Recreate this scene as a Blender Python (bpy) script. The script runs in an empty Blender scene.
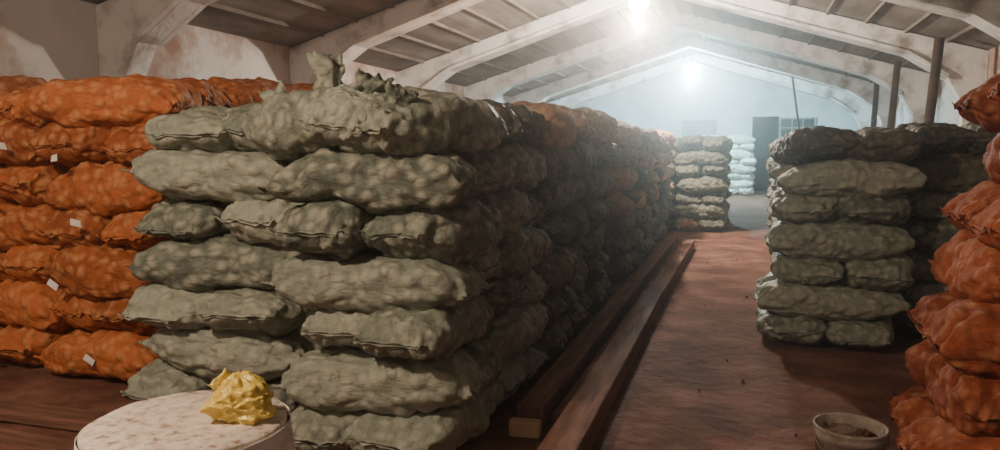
import bpy, bmesh, math, random
from mathutils import Vector, Matrix, noise
random.seed(7)
R = random.Random(11)
S = bpy.context.scene
COL = S.collection

# ------------------------------------------------------------------ helpers
def link(o, parent=None):
    COL.objects.link(o)
    if parent: o.parent = parent
    return o
def mesh_obj(name, verts, faces, mat=None, parent=None, smooth=False):
    me = bpy.data.meshes.new(name); me.from_pydata(verts, [], faces); me.update()
    if mat: me.materials.append(mat)
    if smooth:
        for p in me.polygons: p.use_smooth = True
    return link(bpy.data.objects.new(name, me), parent)
def empty(name, loc=(0,0,0)):
    e = bpy.data.objects.new(name, None); e.location = loc; e.empty_display_size = .2
    return link(e)
def box(name, lo, hi, mat, parent=None, bevel=0):
    x0,y0,z0 = lo; x1,y1,z1 = hi
    v=[(x0,y0,z0),(x1,y0,z0),(x1,y1,z0),(x0,y1,z0),(x0,y0,z1),(x1,y0,z1),(x1,y1,z1),(x0,y1,z1)]
    f=[(0,3,2,1),(4,5,6,7),(0,1,5,4),(1,2,6,5),(2,3,7,6),(3,0,4,7)]
    o = mesh_obj(name, v, f, mat, parent)
    if bevel:
        b=o.modifiers.new('bev','BEVEL'); b.width=bevel; b.segments=2
    return o
def extrude_xz(name, poly, y0, y1, mat, parent=None, bevel=0):
    n=len(poly)
    v=[(x,y0,z) for x,z in poly]+[(x,y1,z) for x,z in poly]
    f=[tuple(range(n)), tuple(reversed(range(n,2*n)))]
    for i in range(n):
        j=(i+1)%n; f.append((i,i+n,j+n,j))
    o=mesh_obj(name,v,f,mat,parent)
    bm=bmesh.new(); bm.from_mesh(o.data); bmesh.ops.recalc_face_normals(bm,faces=bm.faces); bm.to_mesh(o.data); bm.free()
    if bevel:
        b=o.modifiers.new('bev','BEVEL'); b.width=bevel; b.segments=2
    return o
def rings(name, rr, mat, parent=None, cap=True, closed=True):
    n=len(rr[0]); v=[p for r in rr for p in r]; f=[]
    for i in range(len(rr)-1):
        for j in range(n if closed else n-1):
            k=(j+1)%n
            f.append((i*n+j,i*n+k,(i+1)*n+k,(i+1)*n+j))
    if cap:
        f.append(tuple(reversed(range(n)))); f.append(tuple(range((len(rr)-1)*n,len(rr)*n)))
    return mesh_obj(name,v,f,mat,parent,smooth=True)
def tube(name, pts, rad, mat, parent=None):
    cu=bpy.data.curves.new(name,'CURVE'); cu.dimensions='3D'; cu.bevel_depth=rad; cu.bevel_resolution=3
    sp=cu.splines.new('POLY'); sp.points.add(len(pts)-1)
    for p,q in zip(sp.points,pts): p.co=(*q,1)
    cu.materials.append(mat); cu.use_fill_caps=True
    return link(bpy.data.objects.new(name,cu),parent)

# ------------------------------------------------------------------ materials
def mat_base(name, rough=.9):
    m=bpy.data.materials.new(name); m.use_nodes=True
    nt=m.node_tree; b=nt.nodes['Principled BSDF']; b.inputs['Roughness'].default_value=rough
    b.inputs['Specular IOR Level'].default_value=.25
    return m,nt,b
def ramp(nt, stops):
    r=nt.nodes.new('ShaderNodeValToRGB'); e=r.color_ramp.elements
    while len(e)<len(stops): e.new(.5)
    for el,(p,c) in zip(e,stops): el.position=p; el.color=(*c,1)
    return r
def noisy(name, stops, scale=3, detail=8, rough=.9, bump=.3, bscale=None, coord='Object', stretch=(1,1,1), dist=.02, distortion=0):
    m,nt,b=mat_base(name,rough); L=nt.links
    tc=nt.nodes.new('ShaderNodeTexCoord'); mp=nt.nodes.new('ShaderNodeMapping'); mp.inputs['Scale'].default_value=stretch
    L.new(tc.outputs[coord],mp.inputs['Vector'])
    n=nt.nodes.new('ShaderNodeTexNoise'); n.inputs['Scale'].default_value=scale; n.inputs['Detail'].default_value=detail; n.inputs['Roughness'].default_value=.62
    n.inputs['Distortion'].default_value=distortion
    L.new(mp.outputs[0],n.inputs['Vector'])
    r=ramp(nt,stops); L.new(n.outputs['Fac'],r.inputs[0]); L.new(r.outputs[0],b.inputs['Base Color'])
    n2=nt.nodes.new('ShaderNodeTexNoise'); n2.inputs['Scale'].default_value=bscale or scale*4; n2.inputs['Detail'].default_value=6
    L.new(mp.outputs[0],n2.inputs['Vector'])
    bp=nt.nodes.new('ShaderNodeBump'); bp.inputs['Strength'].default_value=bump; bp.inputs['Distance'].default_value=dist
    L.new(n2.outputs['Fac'],bp.inputs['Height']); L.new(bp.outputs[0],b.inputs['Normal'])
    return m
def sack_mat(name, dark, light, potato, pot=.5, rough=.72):
    """open-weave net cloth with the potatoes showing through where it is stretched over them"""
    m,nt,b=mat_base(name,rough); L=nt.links
    b.inputs['Specular IOR Level'].default_value=.4
    tc=nt.nodes.new('ShaderNodeTexCoord'); oi=nt.nodes.new('ShaderNodeObjectInfo')
    n=nt.nodes.new('ShaderNodeTexNoise'); n.inputs['Scale'].default_value=14; n.inputs['Detail'].default_value=7; n.inputs['Roughness'].default_value=.8
    L.new(tc.outputs['Object'],n.inputs['Vector'])
    add=nt.nodes.new('ShaderNodeMath'); add.operation='ADD'
    mul=nt.nodes.new('ShaderNodeMath'); mul.operation='MULTIPLY_ADD'; mul.inputs[1].default_value=.40; mul.inputs[2].default_value=-.20
    L.new(oi.outputs['Random'],mul.inputs[0]); L.new(n.outputs['Fac'],add.inputs[0]); L.new(mul.outputs[0],add.inputs[1])
    r=ramp(nt,[(.28,dark),(.72,light)]); L.new(add.outputs[0],r.inputs[0])
    nd=nt.nodes.new('ShaderNodeTexNoise'); nd.inputs['Scale'].default_value=7; nd.inputs['Detail'].default_value=1; L.new(tc.outputs['Object'],nd.inputs['Vector'])
    vm=nt.nodes.new('ShaderNodeVectorMath'); vm.operation='MULTIPLY_ADD'; vm.inputs[1].default_value=(.06,.06,.06)
    L.new(nd.outputs['Color'],vm.inputs[0]); L.new(tc.outputs['Object'],vm.inputs[2])
    vo=nt.nodes.new('ShaderNodeTexVoronoi'); vo.feature='F1'; vo.inputs['Scale'].default_value=15
    L.new(vm.outputs[0],vo.inputs['Vector'])
    inv=nt.nodes.new('ShaderNodeMapRange'); inv.inputs['From Min'].default_value=.10; inv.inputs['From Max'].default_value=.68; inv.inputs['To Min'].default_value=1; inv.inputs['To Max'].default_value=0
    inv.interpolation_type='SMOOTHSTEP'
    L.new(vo.outputs['Distance'],inv.inputs['Value'])
    mr=nt.nodes.new('ShaderNodeMath'); mr.operation='MULTIPLY'; mr.inputs[1].default_value=pot
    L.new(inv.outputs[0],mr.inputs[0])
    mx=nt.nodes.new('ShaderNodeMix'); mx.data_type='RGBA'; L.new(mr.outputs[0],mx.inputs[0]); L.new(r.outputs[0],mx.inputs[6]); mx.inputs[7].default_value=(*potato,1)
    L.new(mx.outputs[2],b.inputs['Base Color'])
    n2=nt.nodes.new('ShaderNodeTexNoise'); n2.inputs['Scale'].default_value=52; n2.inputs['Detail'].default_value=6; n2.inputs['Roughness'].default_value=.7; n2.inputs['Distortion'].default_value=.5
    mp=nt.nodes.new('ShaderNodeMapping'); mp.inputs['Scale'].default_value=(.5,1.3,1.3)
    L.new(tc.outputs['Object'],mp.inputs[0]); L.new(mp.outputs[0],n2.inputs['Vector'])
    hh=nt.nodes.new('ShaderNodeMath'); hh.operation='MULTIPLY_ADD'; hh.inputs[1].default_value=1.1
    L.new(inv.outputs[0],hh.inputs[0]); L.new(n2.outputs['Fac'],hh.inputs[2])
    bp=nt.nodes.new('ShaderNodeBump'); bp.inputs['Strength'].default_value=.9; bp.inputs['Distance'].default_value=.014
    L.new(hh.outputs[0],bp.inputs['Height']); L.new(bp.outputs[0],b.inputs['Normal'])
    return m
M_green = sack_mat('net_green',(.10,.125,.10),(.36,.40,.335),(.50,.51,.42),.62,.5)
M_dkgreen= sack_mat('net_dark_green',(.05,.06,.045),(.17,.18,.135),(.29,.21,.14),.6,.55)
M_orange= sack_mat('net_orange',(.27,.07,.018),(.56,.17,.05),(.68,.35,.15),.6,.7)
M_red   = sack_mat('net_red_orange',(.26,.055,.02),(.52,.145,.06),(.62,.28,.14),.55,.8)
M_tan_lit   = sack_mat('net_tan_lit',(.30,.155,.085),(.54,.33,.20),(.64,.44,.28),.5)  # brownish net with warm lamp light mixed into its colour
M_pale  = sack_mat('net_pale',(.34,.48,.40),(.75,.82,.78),(.75,.75,.7),.3)
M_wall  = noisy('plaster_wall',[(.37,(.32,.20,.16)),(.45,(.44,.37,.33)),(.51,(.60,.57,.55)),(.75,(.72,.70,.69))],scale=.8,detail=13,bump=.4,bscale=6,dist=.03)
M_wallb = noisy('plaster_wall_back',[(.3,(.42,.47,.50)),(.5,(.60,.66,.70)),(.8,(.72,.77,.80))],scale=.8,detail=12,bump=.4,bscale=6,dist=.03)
M_conc  = noisy('whitewashed_concrete',[(.32,(.25,.21,.18)),(.42,(.50,.47,.44)),(.52,(.70,.68,.66)),(.75,(.79,.78,.77))],scale=2.0,detail=14,bump=.6,bscale=12,dist=.02)
M_roof  = noisy('roof_panels',[(.3,(.08,.067,.06)),(.5,(.165,.145,.132)),(.75,(.30,.28,.265))],scale=2,detail=12,bump=.5,stretch=(1,.25,1))
M_rib   = noisy('roof_battens',[(.3,(.09,.07,.06)),(.7,(.20,.17,.15))],scale=3)
M_floor = noisy('dirt_floor',[(.30,(.075,.033,.023)),(.47,(.145,.064,.044)),(.58,(.21,.10,.072)),(.75,(.31,.18,.14))],scale=1.9,detail=15,rough=.92,bump=.8,bscale=11,dist=.025)
M_wood  = noisy('old_timber',[(.3,(.09,.045,.03)),(.6,(.24,.125,.085)),(.8,(.40,.25,.18))],scale=3,detail=10,bump=.5,stretch=(6,.6,6))
M_woodx = noisy('old_timber_x',[(.3,(.09,.045,.03)),(.6,(.22,.11,.08)),(.8,(.34,.2,.15))],scale=3,detail=10,bump=.5,stretch=(.6,6,6))
M_newwood=noisy('pale_timber',[(.3,(.45,.32,.2)),(.8,(.65,.5,.35))],scale=8)
M_pole  = noisy('dark_pole',[(.3,(.025,.014,.009)),(.7,(.065,.038,.025))],scale=5)
M_dark  = noisy('dark_blue_paint',[(.3,(.004,.007,.010)),(.7,(.012,.018,.024))],scale=4,rough=.6)
M_glass = noisy('grimy_glass',[(.3,(.02,.03,.035)),(.7,(.06,.08,.09))],scale=5,rough=.3,bump=.1)
M_frost = noisy('boarded_pane',[(.3,(.22,.25,.27)),(.7,(.4,.45,.47))],scale=5,rough=.5,bump=.1)
M_frame = noisy('window_frame_paint',[(.3,(.20,.24,.26)),(.7,(.35,.4,.43))],scale=8)
M_top   = noisy('table_top_board',[(.36,(.34,.23,.17)),(.43,(.60,.51,.43)),(.55,(.76,.69,.61)),(.8,(.86,.81,.74))],scale=26,detail=10,bump=.5,dist=.006,rough=.7)
M_film  = noisy('dusty_tablecloth',[(.3,(.55,.53,.51)),(.6,(.76,.75,.73)),(.8,(.86,.85,.83))],scale=7,detail=8,rough=.5,bump=.4,dist=.01)
M_drum  = noisy('drum_steel',[(.3,(.10,.08,.07)),(.7,(.25,.21,.18))],scale=6,rough=.6)
M_bucket= noisy('bucket_grey',[(.3,(.12,.09,.07)),(.55,(.26,.22,.19)),(.8,(.46,.42,.38))],scale=9,rough=.6)
M_muck  = noisy('bucket_rubbish',[(.3,(.06,.035,.025)),(.7,(.22,.13,.09))],scale=14,bump=1)
M_metal = noisy('wire',[(.3,(.1,.09,.08)),(.7,(.2,.18,.16))],scale=9,rough=.45)
M_tag   = noisy('paper_tag',[(.3,(.75,.74,.74)),(.7,(.9,.9,.9))],scale=20,rough=.6)
M_cord  = noisy('black_cord',[(.3,(.02,.02,.02)),(.7,(.04,.04,.04))],scale=9)
def yellow():
    m=noisy('yellow_polythene',[(.3,(.64,.46,.07)),(.6,(.80,.64,.17)),(.8,(.90,.80,.42))],scale=9,rough=.3,bump=.3,dist=.006,bscale=22)
    b=m.node_tree.nodes['Principled BSDF']; b.inputs['Specular IOR Level'].default_value=.6
    b.inputs['Subsurface Weight'].default_value=.35; b.inputs['Subsurface Radius'].default_value=(.03,.02,.008); b.inputs['Subsurface Scale'].default_value=.5
    return m
M_yel=yellow()
def emis(name,col,s):
    m=bpy.data.materials.new(name); m.use_nodes=True; nt=m.node_tree
    b=nt.nodes['Principled BSDF']; b.inputs['Emission Color'].default_value=(*col,1); b.inputs['Emission Strength'].default_value=s
    b.inputs['Base Color'].default_value=(.9,.9,.9,1)
    return m

# ------------------------------------------------------------------ sack meshes
BL,BW,BH=.97,.50,.315
def sack_mesh(seed, nu=80, nv=72):
    rr=random.Random(seed); off=Vector((rr.uniform(-50,50),rr.uniform(-50,50),rr.uniform(-50,50)))
    droop=[rr.uniform(0,.055),rr.uniform(0,.055)]
    skew=rr.uniform(-.05,.05)
    bend=rr.uniform(-.04,.04); taper=[rr.uniform(.18,.42),rr.uniform(.18,.42)]
    sagz=rr.uniform(-.02,.015); fat=rr.uniform(-.10,.12)
    verts=[]
    def ring(s, flange=0):
        u=math.sin(math.pi/2*s); a=abs(u); e=0 if u<0 else 1
        prof=max((1-a**2.8),0)**.5
        th=max(BH/2*prof*(1+fat*u),.006)
        wid=BW/2*(1-taper[e]*a**4)
        for j in range(nv):
            t=2*math.pi*j/nv; c,sn=math.cos(t),math.sin(t)
            cy=math.copysign(abs(c)**.74,c); cz=math.copysign(abs(sn)**.76,sn)
            x=u*BL/2; y=cy*wid; z=cz*th
            n=Vector((u*a**5*1.8,c*.8,sn*1.0)); n.normalize()
            P0=Vector((x,y,z))+off
            d=noise.voronoi(P0*(1/.085))[0]
            lv=max(0,1-(d[0]/.75)**2)
            body=min(1,prof*2.4)
            amp=.016*lv*body
            lo=noise.noise(P0*3.6)*.042*body + noise.noise(P0*9.0)*.018*body
            cr=(1-abs(noise.noise(Vector((P0.x*4,P0.y*11,P0.z*11))))*3.6); cr=max(cr,0)*-.015*body
            gather=.018*(a**4)*noise.noise(Vector((y*30,z*16,seed)))*1.6
            p=Vector((x,y,z))+n*(amp+lo+cr+gather-.006*body)
            p.y+=skew*u+bend*(1-u*u)
            p.z-=droop[e]*a**3-sagz*(1-a*a)
            if flange:
                f=flange
                fz=noise.noise(Vector((y*12,seed*3.1,e*7)))
                p.x=math.copysign(BL/2+.016*f+.014*noise.noise(Vector((y*16,seed*1.7,e*5)))*f,u)
                p.z+=f*(.020*fz-.006)
                if abs(cy)>.85: p.y+=math.copysign(.03*f*rr2,cy); p.z+=.02*f; p.x+=math.copysign(.015*f*rr2,u)
            verts.append(p)
    rr2=rr.uniform(0,1.3)
    seq=[(-1,1.0),(-1,.5)]+[(-1+2*i/nu,0) for i in range(nu+1)]+[(1,.5),(1,1.0)]
    for s,f in seq: ring(s,f)
    faces=[];nr=len(seq)
    for i in range(nr-1):
        for j in range(nv):
            k=(j+1)%nv; faces.append((i*nv+j,i*nv+k,(i+1)*nv+k,(i+1)*nv+j))
    faces.append(tuple(range(nv))); faces.append(tuple(reversed(range((nr-1)*nv,nr*nv))))
    me=bpy.data.meshes.new('sack_mesh'); me.from_pydata(verts,[],faces)
    for p in me.polygons: p.use_smooth=True
    me.flip_normals(); me.update(); me.materials.append(M_green)
    return me
SACKS=[sack_mesh(i*3+1) for i in range(14)]

def add_sack(parent, loc, rz, mat, scl=(1,1,1), rx=0, ry=0, idx=None):
    me=SACKS[R.randrange(len(SACKS)) if idx is None else idx]
    o=bpy.data.objects.new('sack',me); link(o,parent)
    o.location=Vector(loc)-parent.location
    o.rotation_euler=(rx,ry,rz+(math.pi if R.random()<.5 else 0)); o.scale=scl
    o.material_slots[0].link='OBJECT'; o.material_slots[0].material=mat
    return o
def make_stack(name,x0,y0,wx,wy,layers,pitch,matfn,phase=0,shift=None,jit=.034):
    p=empty(name,(x0+wx/2,y0+wy/2,0)); hs=pitch/.262
    gx=R.uniform(-.02,.02); gy=R.uniform(-.02,.02)
    for k in range(layers):
        sx,sy=(shift(k) if shift else (0,0))
        z=k*pitch+BH/2*hs-.01
        for s in (0,1):
            jx=R.uniform(-jit,jit)+gx+sx; jy=R.uniform(-jit,jit)+gy+sy; rz=R.uniform(-.08,.08)
            tz=R.uniform(-.014,.014) if k else 0; tilt=R.uniform(-.06,.06) if k else 0
            if k==layers-1: tilt*=2; rz*=2
            if (k+phase)%2==0:
                loc=(x0+wx*(.25+.5*s)+jx, y0+wy/2+jy, z+tz)
                add_sack(p,loc,math.pi/2+rz,matfn(k),(wy/.95*R.uniform(.96,1.08),wx/.93*R.uniform(1.0,1.12),hs*R.uniform(1.0,1.12)),ry=tilt,rx=R.uniform(-.05,.05) if k else 0)
            else:
                loc=(x0+wx/2+jx, y0+wy*(.25+.5*s)+jy, z+tz)
                add_sack(p,loc,rz,matfn(k),(wx/.95*R.uniform(.99,1.10),wy/.93*R.uniform(1.0,1.08),hs*R.uniform(1.0,1.12)),ry=tilt)
    return p
def tuft(parent, loc, rot, mat, h=.17, r0=.03, r1=.085, seed=0):
    rr=[]; N=64
    prof=[(0,.12),(.12,.095),(.25,.06),(.36,r0),(.45,r0*1.1),(.6,r1*.6),(.8,r1*.85),(1,r1*.9)]
    for f,rad in prof:
        ring=[]
        for j in range(N):
            t=2*math.pi*j/N
            q=Vector((math.cos(t)*1.6,math.sin(t)*1.6,seed*5.3+f*.8))
            ruf=1+(.9*noise.noise(q)+.35*noise.noise(q*2.5))*min(1,f*2+.2)
            fl=.5 if f>.4 else 1-.5*f/.4
            zz=f*h*(1+.5*noise.noise(Vector((math.cos(t),math.sin(t),seed*2.2)))*max(0,f-.3))
            ring.append((rad*ruf*math.cos(t),rad*ruf*math.sin(t)*fl,zz))
        rr.append(ring)
    rr.append([(x*.8,y*.8,z-.02) for x,y,z in rr[-1]])
    rr.append([(x*.3,y*.3,h*.55) for x,y,z in rr[0]])
    o=rings('tied_neck',rr,mat,parent)
    o.location=Vector(loc)-parent.location; o.rotation_euler=rot
    return o

# ------------------------------------------------------------------ room shell
XL,XR,Y0,Y1=-7.5,4.0,-3.4,30.0
EZ=3.35; SL=.30; XM=(XL+XR)/2; RZ=EZ+SL*(XR-XL)/2
def grid_floor():
    nx,ny=90,220; v=[];f=[]
    for j in range(ny+1):
        for i in range(nx+1):
            x=XL-.3+(XR-XL+.6)*i/nx; y=Y0-.3+(Y1-Y0+.6)*j/ny
            z=noise.noise(Vector((x*1.3,y*1.3,0)))*.014+noise.noise(Vector((x*4,y*4,3)))*.012-.016
            v.append((x,y,z))
    for j in range(ny):
        for i in range(nx):
            a=j*(nx+1)+i; f.append((a,a+1,a+nx+2,a+nx+1))
    return mesh_obj('floor',v,f,M_floor,smooth=True)
grid_floor()
box('wall_left',(XL-.3,Y0-.3,-.05),(XL,Y1+.3,EZ+.02),M_wall)
box('wall_right',(XR,Y0-.3,-.05),(XR+.3,Y1+.3,EZ+.02),M_wall)
gable=[(XL,-.05),(XR,-.05),(XR,EZ),(XM,RZ),(XL,EZ)]
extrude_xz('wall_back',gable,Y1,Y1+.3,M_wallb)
extrude_xz('wall_front',gable,Y0-.3,Y0,M_wall)
ceil=empty('ceiling')
t=.12
extrude_xz('slab_left',[(XL-.35,EZ-.35*SL),(XM,RZ),(XM,RZ+t),(XL-.35,EZ-.35*SL+t)],Y0-.3,Y1+.3,M_roof,ceil)
extrude_xz('slab_right',[(XM,RZ),(XR+.35,EZ-.35*SL),(XR+.35,EZ-.35*SL+t),(XM,RZ+t)],Y0-.3,Y1+.3,M_roof,ceil)
for side in (0,1):
    for i in range(1,9):
        d=i*.66
        x=(XL+d) if side==0 else (XR-d); zz=EZ+SL*d
        extrude_xz('batten',[(x-.03,zz-.05),(x+.03,zz-.05),(x+.03,zz+.01),(x-.03,zz+.01)],Y0,Y1,M_rib,ceil)
FY=[-.9,3.2,7.3,11.3,15.4,19.6,23.8,28.0]
for y in FY:
    fr=empty('roof_frame',(0,y,0))
    for sgn,xw in ((1,XL),(-1,XR)):
        def P(d,z): return (xw+sgn*d,z)
        dm=(XR-XL)/2
        top=lambda d: EZ+SL*d-.0
        poly=[P(.0,0),P(.34,0),P(.36,EZ-.95),P(.62,EZ-.48),P(1.3,top(1.3)-.42),P(dm,top(dm)-.34),P(dm,top(dm)-.02),P(0,top(0)-.02)]
        extrude_xz('half_frame',poly,-.16,.16,M_conc,fr,bevel=.015)
        for yy in (-.20,.20):
            rib=[P(.62,EZ-.48),P(1.3,top(1.3)-.42),P(dm,top(dm)-.34),P(dm,top(dm)-.27),P(1.3,top(1.3)-.35),P(.62,EZ-.40)]
            extrude_xz('flange',rib,yy-.045,yy+.045,M_conc,fr,bevel=.008)
def window(name,xc,zc,w,h,glass):
    p=empty(name,(xc,Y1,zc))
    def b(n,a,c,m): 
        o=box(n,a,c,m,p); return o
    b('pane',(-w/2,-.03,-h/2),(w/2,-.015,h/2),glass)
    f=.06
    b('frame_top',(-w/2-f,-.07,h/2),(w/2+f,-.002,h/2+f),M_frame); b('frame_bottom',(-w/2-f,-.10,-h/2-f),(w/2+f,-.002,-h/2),M_frame)
    b('frame_side_1',(-w/2-f,-.07,-h/2),(-w/2,-.002,h/2),M_frame); b('frame_side_2',(w/2,-.07,-h/2),(w/2+f,-.002,h/2),M_frame)
    for i in (1,2): b('mullion_%d'%i,(-w/2+w*i/3-.02,-.06,-h/2),(-w/2+w*i/3+.02,-.01,h/2),M_frame)
    b('transom',(-w/2,-.058,-.02),(w/2,-.012,.02),M_frame)
window('window_1',-1.75,2.35,1.15,.65,M_frost)
window('window_2',1.80,2.42,1.15,.65,M_glass)
d=empty('door_1',(.66,Y1,0))
box('leaf',(-.40,-.08,.02),(.40,-.02,2.75),M_dark,d)
box('jamb_1',(-.46,-.1,0),(-.4,-.002,2.83),M_dark,d); box('jamb_2',(.4,-.1,0),(.46,-.002,2.83),M_dark,d); box('lintel',(-.46,-.1,2.75),(.46,-.002,2.85),M_dark,d)
for z in (.25,1.3,2.3): box('ledge_%d'%int(z*10),(-.38,-.11,z),(.38,-.08,z+.14),M_dark,d)
box('handle',(.28,-.15,1.05),(.32,-.08,1.2),M_metal,d)

# ------------------------------------------------------------------ stacks
g=lambda k:M_green
sR=make_stack('potato_sack_stack',-2.30,3.22,.95,.93,6,.262,g,jit=.04)
sL=make_stack('potato_sack_stack',-3.44,3.52,1.08,.93,7,.262,g,jit=.045,shift=lambda k:(-.015*(6-k),-.01*(6-k)))
T=6*.262+.13
add_sack(sR,(-2.16,3.52,T+.04),.12,M_green,(.80,1.0,1.1),ry=-.10,idx=2)
add_sack(sR,(-1.62,3.60,T+.03),math.pi/2-.25,M_green,(.95,1.15,1.2),ry=.06,idx=4)
add_sack(sR,(-2.05,3.94,T+.05),.05,M_green,(.9,1,1.05),ry=.05,idx=5)
add_sack(sR,(-1.92,3.44,T+.09),math.pi/2-.1,M_green,(.60,.85,.9),rx=.1,ry=-.16,idx=6)
tuft(sR,(-2.04,3.42,T+.10),(.10,-.05,.4),M_green,h=.27,r0=.085,r1=.10,seed=1)
tuft(sR,(-1.88,3.34,T+.10),(-.25,.55,.6),M_green,h=.22,r0=.07,r1=.09,seed=2)
tuft(sR,(-1.64,3.28,T+.08),(.15,.35,.6),M_green,h=.13,r0=.06,r1=.08,seed=7)
tuft(sR,(-2.26,3.42,T+.08),(.3,-.8,.2),M_green,h=.18,r0=.05,r1=.07,seed=4)
for r in range(1,5):
    y=3.22+r*.94
    m=(lambda k:M_green if k<6 else M_dkgreen) if r<2 else (lambda k:(M_tan_lit if k>=6 else M_dkgreen))  # tan top layer paints the lamp-lit sack tops into the colour
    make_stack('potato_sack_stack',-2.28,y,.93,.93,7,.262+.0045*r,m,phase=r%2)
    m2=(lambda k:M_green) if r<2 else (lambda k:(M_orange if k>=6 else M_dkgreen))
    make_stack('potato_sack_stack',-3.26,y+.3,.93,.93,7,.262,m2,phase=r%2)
for r in range(6):
    y=8.75+r*.95
    for c,x in enumerate((-2.32,-3.29)):
        make_stack('potato_sack_stack',x,y,.93,.93,7,.266+R.uniform(-.004,.006),lambda k:(M_tan_lit if k>=5 or (k>=3 and R.random()<.5) else M_dkgreen),phase=(r+c)%2,jit=.04,shift=(lambda k:(.022*k,0)) )
for r in range(3):
    for x in (-1.30,-2.29,-3.27):
        make_stack('potato_sack_stack',x,15.0+r*.95,.93,.93,7,.262+R.uniform(-.004,.006),lambda k:(M_tan_lit if R.random()<.18 else M_dkgreen),phase=r%2,jit=.05)
for c in range(3):
    for r in range(8):
        x=-4.72-c*.96; y=3.92+r*.95+(.05 if c%2 else 0)
        h=.296 if r==0 else .302+.004*min(r,3)
        st=make_stack('orange_potato_sack_stack' ,x,y,.94,.93,7,h,lambda k:M_orange,phase=(c+r+1)%2,jit=.035,
                      shift=(lambda k:(.0,-.03*(6-k)/3)) if r==0 else None)
        if r==0:
            for k in range(4):
                tg=mesh_obj('paper_tag',[(-.04,0,-.02),(.04,.004,-.026),(.036,-.004,.022),(-.042,.0,.026)],[(0,1,2,3)],M_tag,st)
                tg.location=Vector((x+R.uniform(.1,.85),y-.135,.2+k*.45+R.uniform(-.1,.2)))-st.location
                tg.rotation_euler=(R.uniform(-.3,.3),R.uniform(-.6,.6),R.uniform(-.3,.3))
make_stack('potato_sack_stack',.25,6.35,1.00,.95,7,.248,lambda k:M_green if k<6 else M_dkgreen,shift=lambda k:(-.04*(k<2),0),jit=.04)
make_stack('potato_sack_stack',1.34,6.95,.93,.95,7,.256,lambda k:M_green if k<5 else M_dkgreen,phase=0,jit=.04)
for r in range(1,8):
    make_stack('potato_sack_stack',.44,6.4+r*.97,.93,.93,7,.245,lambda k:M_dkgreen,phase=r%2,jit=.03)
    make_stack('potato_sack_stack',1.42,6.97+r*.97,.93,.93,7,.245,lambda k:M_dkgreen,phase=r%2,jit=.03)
sh=[-.30,-.26,-.19,-.12,-.06,0,.02]
make_stack('orange_potato_sack_stack',1.15,3.72,.93,.93,7,.285,lambda k:M_red,phase=1,shift=lambda k:(sh[k],0),jit=.03)
make_stack('orange_potato_sack_stack',2.12,3.72,.93,.93,7,.285,lambda k:M_red,phase=0,shift=lambda k:(sh[k]*.6,0),jit=.03)
for x in (-1.60,-.65):
    make_stack('white_sack_stack',x,27.6,.93,.95,8,.26,lambda k:(M_pale),phase=0,jit=.05)

# ------------------------------------------------------------------ timber along aisle
def timber(name,x0,x1,y0,y1,z0,z1,mat,rz=0):
    cx,cy=(x0+x1)/2,(y0+y1)/2
    o=box(name,(x0-cx,y0-cy,0),(x1-cx,y1-cy,z1-z0),mat,bevel=.012); o.location=(cx,cy,z0); o.rotation_euler=(0,0,rz)
    return o
timber('long_timber',-1.22,-1.06,3.95,8.2,-.005,.14,M_wood,.004)
timber('long_timber',-1.22,-1.07,8.3,12.9,-.005,.13,M_wood,-.004)
timber('long_timber',-.94,-.75,3.05,7.6,-.005,.15,M_wood,.008)
timber('long_timber',-.93,-.76,7.65,12.4,-.005,.14,M_wood,-.003)
timber('wooden_plank',-1.035,-.985,4.1,7.4,-.005,.05,M_wood,-.004)
timber('wood_offcut',-1.22,-1.04,3.83,3.91,-.005,.09,M_newwood,.1)
timber('wooden_plank',-5.6,-2.95,3.10,3.28,-.005,.06,M_woodx,.02)
timber('wooden_plank',-5.6,-2.75,2.72,2.92,-.005,.07,M_woodx,-.03)
timber('wooden_plank',-5.6,-2.9,2.35,2.52,-.005,.05,M_woodx,.03)

# ------------------------------------------------------------------ drum table with plastic bag
TX,TY,TH=-1.53,1.71,.81
dt=empty('drum_table',(TX,TY,0)); N=96
rr=[]
for z,r in [(0,.255),(.02,.262),(.04,.255),(.24,.252),(.26,.264),(.28,.252),(.50,.252),(.52,.264),(.54,.252),(.74,.255),(.755,.262),(.77,.26)]:
    rr.append([(r*math.cos(2*math.pi*j/N),r*math.sin(2*math.pi*j/N),z) for j in range(N)])
rings('drum_body',rr,M_drum,dt)
rr=[]
for z,r in [(.768,.25),(.769,.276),(.775,.281),(.803,.281),(.81,.276),(.811,.15),(.81,.02)]:
    rr.append([((r+.004*math.sin(5*a+1)*(r>.2))*math.cos(a),(r+.003*math.sin(7*a)*(r>.2))*math.sin(a),z+.0012*math.sin(a*9)*(r>.1)) for a in [2*math.pi*j/N for j in range(N)]])
rings('top_board',rr,M_top,dt)
rr=[]; N2=200
for i in range(12):
    f=i/11; z=.80-.45*f; r=.288+.022*f
    ring=[]
    for j in range(N2):
        a=2*math.pi*j/N2
        q=Vector((math.cos(a)*5,math.sin(a)*5,f*.6))
        ru=(.004+.05*f)*noise.noise(q)+(.024*f)*noise.noise(q*2.4)
        ring.append(((r+ru)*math.cos(a),(r+ru)*math.sin(a),z-.06*f*noise.noise(Vector((math.cos(a)*2,math.sin(a)*2,5)))))
    rr.append(ring)
sk=rings('cloth_skirt',rr,M_film,dt,cap=False)
so=sk.modifiers.new('s','SOLIDIFY'); so.thickness=.0015
bg=empty('yellow_plastic_bag',(TX+.13,TY+.07,TH))
bm=bmesh.new(); bmesh.ops.create_icosphere(bm,subdivisions=6,radius=1)
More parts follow.
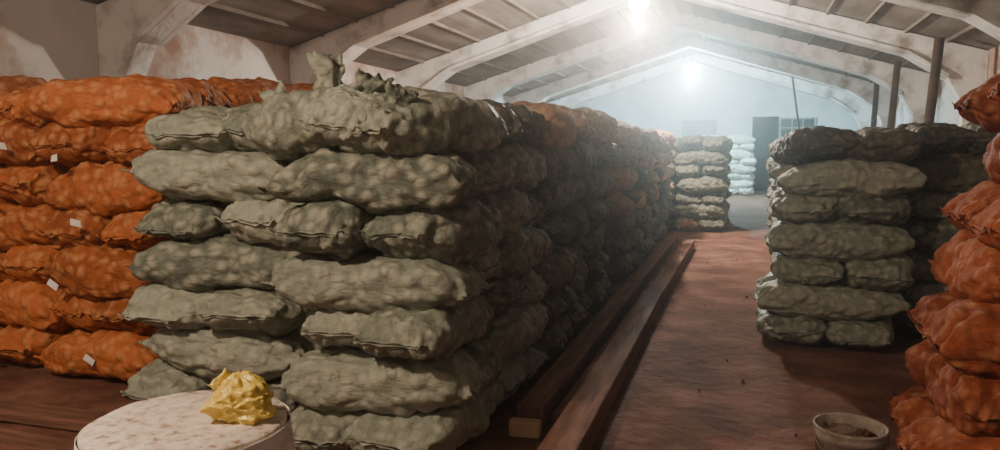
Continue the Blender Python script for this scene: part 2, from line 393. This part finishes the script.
for v in bm.verts:
    p=v.co.copy(); q=p*1.25+Vector((4,2,9))
    rd=.95+.34*noise.noise(q)-abs(noise.noise(q*1.9))*.38-abs(noise.noise(q*4.2))*.12
    az=math.atan2(p.y,p.x); rd+=.06*max(p.z,0)*math.sin(az*9+2*noise.noise(q*2))
    v.co=Vector((p.x*rd*.118,p.y*rd*.098,max((p.z*rd*.062)+.046+.03*max(p.z,0)**4,.0)))
me=bpy.data.meshes.new('bag_body'); bm.to_mesh(me); bm.free(); me.materials.append(M_yel)
for p in me.polygons: p.use_smooth=True
link(bpy.data.objects.new('bag_body',me),bg)
def ear(loc,rot,seed,h=.06,w=.04):
    rr=[];N=48
    for i in range(9):
        f=i/8; ring=[]
        for j in range(N):
            a=2*math.pi*j/N
            q=Vector((math.cos(a)*1.5,math.sin(a)*1.5,seed*3.7+f))
            r=(.022+(w-.022)*f**1.3)*(1+.8*noise.noise(q)+.3*noise.noise(q*2.5))
            ring.append((r*math.cos(a),r*math.sin(a)*.4,f*h*(1+.4*noise.noise(Vector((math.cos(a),math.sin(a),seed))))))
        rr.append(ring)
    rr.append([(x*.7,y*.7,z-.012) for x,y,z in rr[-1]]); rr.append([(x*.5,y*.5,.01) for x,y,z in rr[0]])
    o=rings('bag_handle',rr,M_yel,bg); o.location=loc; o.rotation_euler=rot
ear((-.03,0,.075),(.2,-.85,.3),1,.06,.038); ear((.02,.01,.078),(-.1,.9,.5),2,.045,.032)

# ------------------------------------------------------------------ bucket
bk=empty('bucket',(.49,3.58,0)); rr=[]; N=64
for z,r in [(0,.115),(.005,.122),(.30,.148),(.305,.156),(.325,.157),(.33,.154),(.345,.155),(.352,.158),(.36,.155),(.358,.147),(.25,.140),(.24,.06),(.245,.01)]:
    rr.append([(r*math.cos(2*math.pi*j/N),r*math.sin(2*math.pi*j/N),z) for j in range(N)])
rings('shell',rr,M_bucket,bk)
bm=bmesh.new(); bmesh.ops.create_icosphere(bm,subdivisions=4,radius=1)
for v in bm.verts:
    p=v.co; k=1+.35*noise.noise(p*2.5); v.co=Vector((p.x*.12*k,p.y*.12*k,.28+p.z*.06*k))
me=bpy.data.meshes.new('rubbish'); bm.to_mesh(me); bm.free(); me.materials.append(M_muck); link(bpy.data.objects.new('rubbish',me),bk)
tube('handle',[(.157*math.cos(a),-.01-.157*math.sin(a)*.92,.33-.10*math.sin(a)) for a in [math.pi*i/16 for i in range(17)]],.0035,M_metal,bk)
lit=empty('floor_litter')
for i in range(26):
    x=R.uniform(-.5,1.0); y=R.uniform(3.6,12); s=R.uniform(.006,.016)
    if x>.1 and y>6: continue
    n=R.randint(5,7); vs=[(x+s*R.uniform(.6,1.3)*math.cos(2*math.pi*j/n),y+s*R.uniform(.6,1.3)*math.sin(2*math.pi*j/n),-.015) for j in range(n)]
    vs+= [(x+(a-x)*.6,y+(b-y)*.6,s*.4) for a,b,c in vs]
    fs=[tuple(range(n,2*n))]+[(j,(j+1)%n,n+(j+1)%n,n+j) for j in range(n)]
    mesh_obj('scrap',vs,fs,R.choice([M_wood,M_wood,M_muck,M_newwood]),lit)

for (a,b,r) in [((2.86,14.6,0),(3.08,14.6,3.50),.08),((2.80,17.7,0),(2.98,17.7,3.45),.07),((3.03,21.2,0),(3.12,21.2,3.45),.07),((1.9,24.8,0),(1.25,24.8,4.05),.035)]:
    tube('leaning_pole',[a,b],r,M_pole)

# ------------------------------------------------------------------ lamps
def lamp(name,loc,col,watt,es,br,size=.10):
    p=empty(name,loc); x,y,z=loc
    zc=EZ+SL*((x-XL) if x<XM else (XR-x))
    tube('cord',[(0,0,.14),(0,0,zc-z-.0)],.008,M_cord,p)
    rr=[[(r*math.cos(2*math.pi*j/24),r*math.sin(2*math.pi*j/24),zz) for j in range(24)] for zz,r in [(.08,.028),(.10,.03),(.15,.028),(.165,.012)]]
    rings('socket',rr,M_cord,p)
    k=br/.085
    rr=[[(r*math.cos(2*math.pi*j/32)*br,r*math.sin(2*math.pi*j/32)*br,zz*k if zz<0 else zz) for j in range(32)] for zz,r in [(-.085,.1),(-.08,.3),(-.06,.62),(-.03,.9),(0,1),(.03,.88),(.06,.55),(.08,.3)]]
    rings('bulb',rr,emis(name+'_glow',col,es),p)
    li=bpy.data.lights.new(name+'_light','POINT'); li.energy=watt; li.color=col; li.shadow_soft_size=size
    lo=bpy.data.objects.new('light',li); link(lo,p); lo.location=(0,0,-.13-br-size*.8)
lamp('hanging_bulb_lamp',(-1.85,13.3,4.16),(1,.83,.66),1150,650,.18,.07)
lamp('hanging_floodlight',(-1.75,25.0,4.30),(.55,.92,1),2000,900,.24)
lamp('ceiling_bulb_lamp',(-3.0,.2,3.95),(1,.75,.54),520,60,.08,.10)

w=bpy.data.worlds.new('World'); S.world=w; w.use_nodes=True
nt=w.node_tree
nt.nodes['Background'].inputs[0].default_value=(.6,.5,.45,1); nt.nodes['Background'].inputs[1].default_value=.05
# dusty air: fine dust (wide scatter) + strong forward scatter added to imitate a glare halo round the lamps
v=nt.nodes.new('ShaderNodeVolumeScatter'); v.inputs['Density'].default_value=.0035; v.inputs['Anisotropy'].default_value=.2; v.inputs['Color'].default_value=(1,.90,.83,1)
v2=nt.nodes.new('ShaderNodeVolumeScatter'); v2.inputs['Density'].default_value=.010; v2.inputs['Anisotropy'].default_value=.94; v2.inputs['Color'].default_value=(1,.97,.95,1)
ad=nt.nodes.new('ShaderNodeAddShader'); nt.links.new(v.outputs[0],ad.inputs[0]); nt.links.new(v2.outputs[0],ad.inputs[1])
nt.links.new(ad.outputs[0],nt.nodes['World Output'].inputs['Volume'])

# ------------------------------------------------------------------ camera
cam=bpy.data.cameras.new('camera'); co=bpy.data.objects.new('camera',cam); link(co)
cam.lens=26.64; cam.sensor_width=36; co.location=(0,0,1.6)
co.rotation_euler=(math.radians(84.2),0,math.radians(18.3)); cam.clip_end=100
S.camera=co
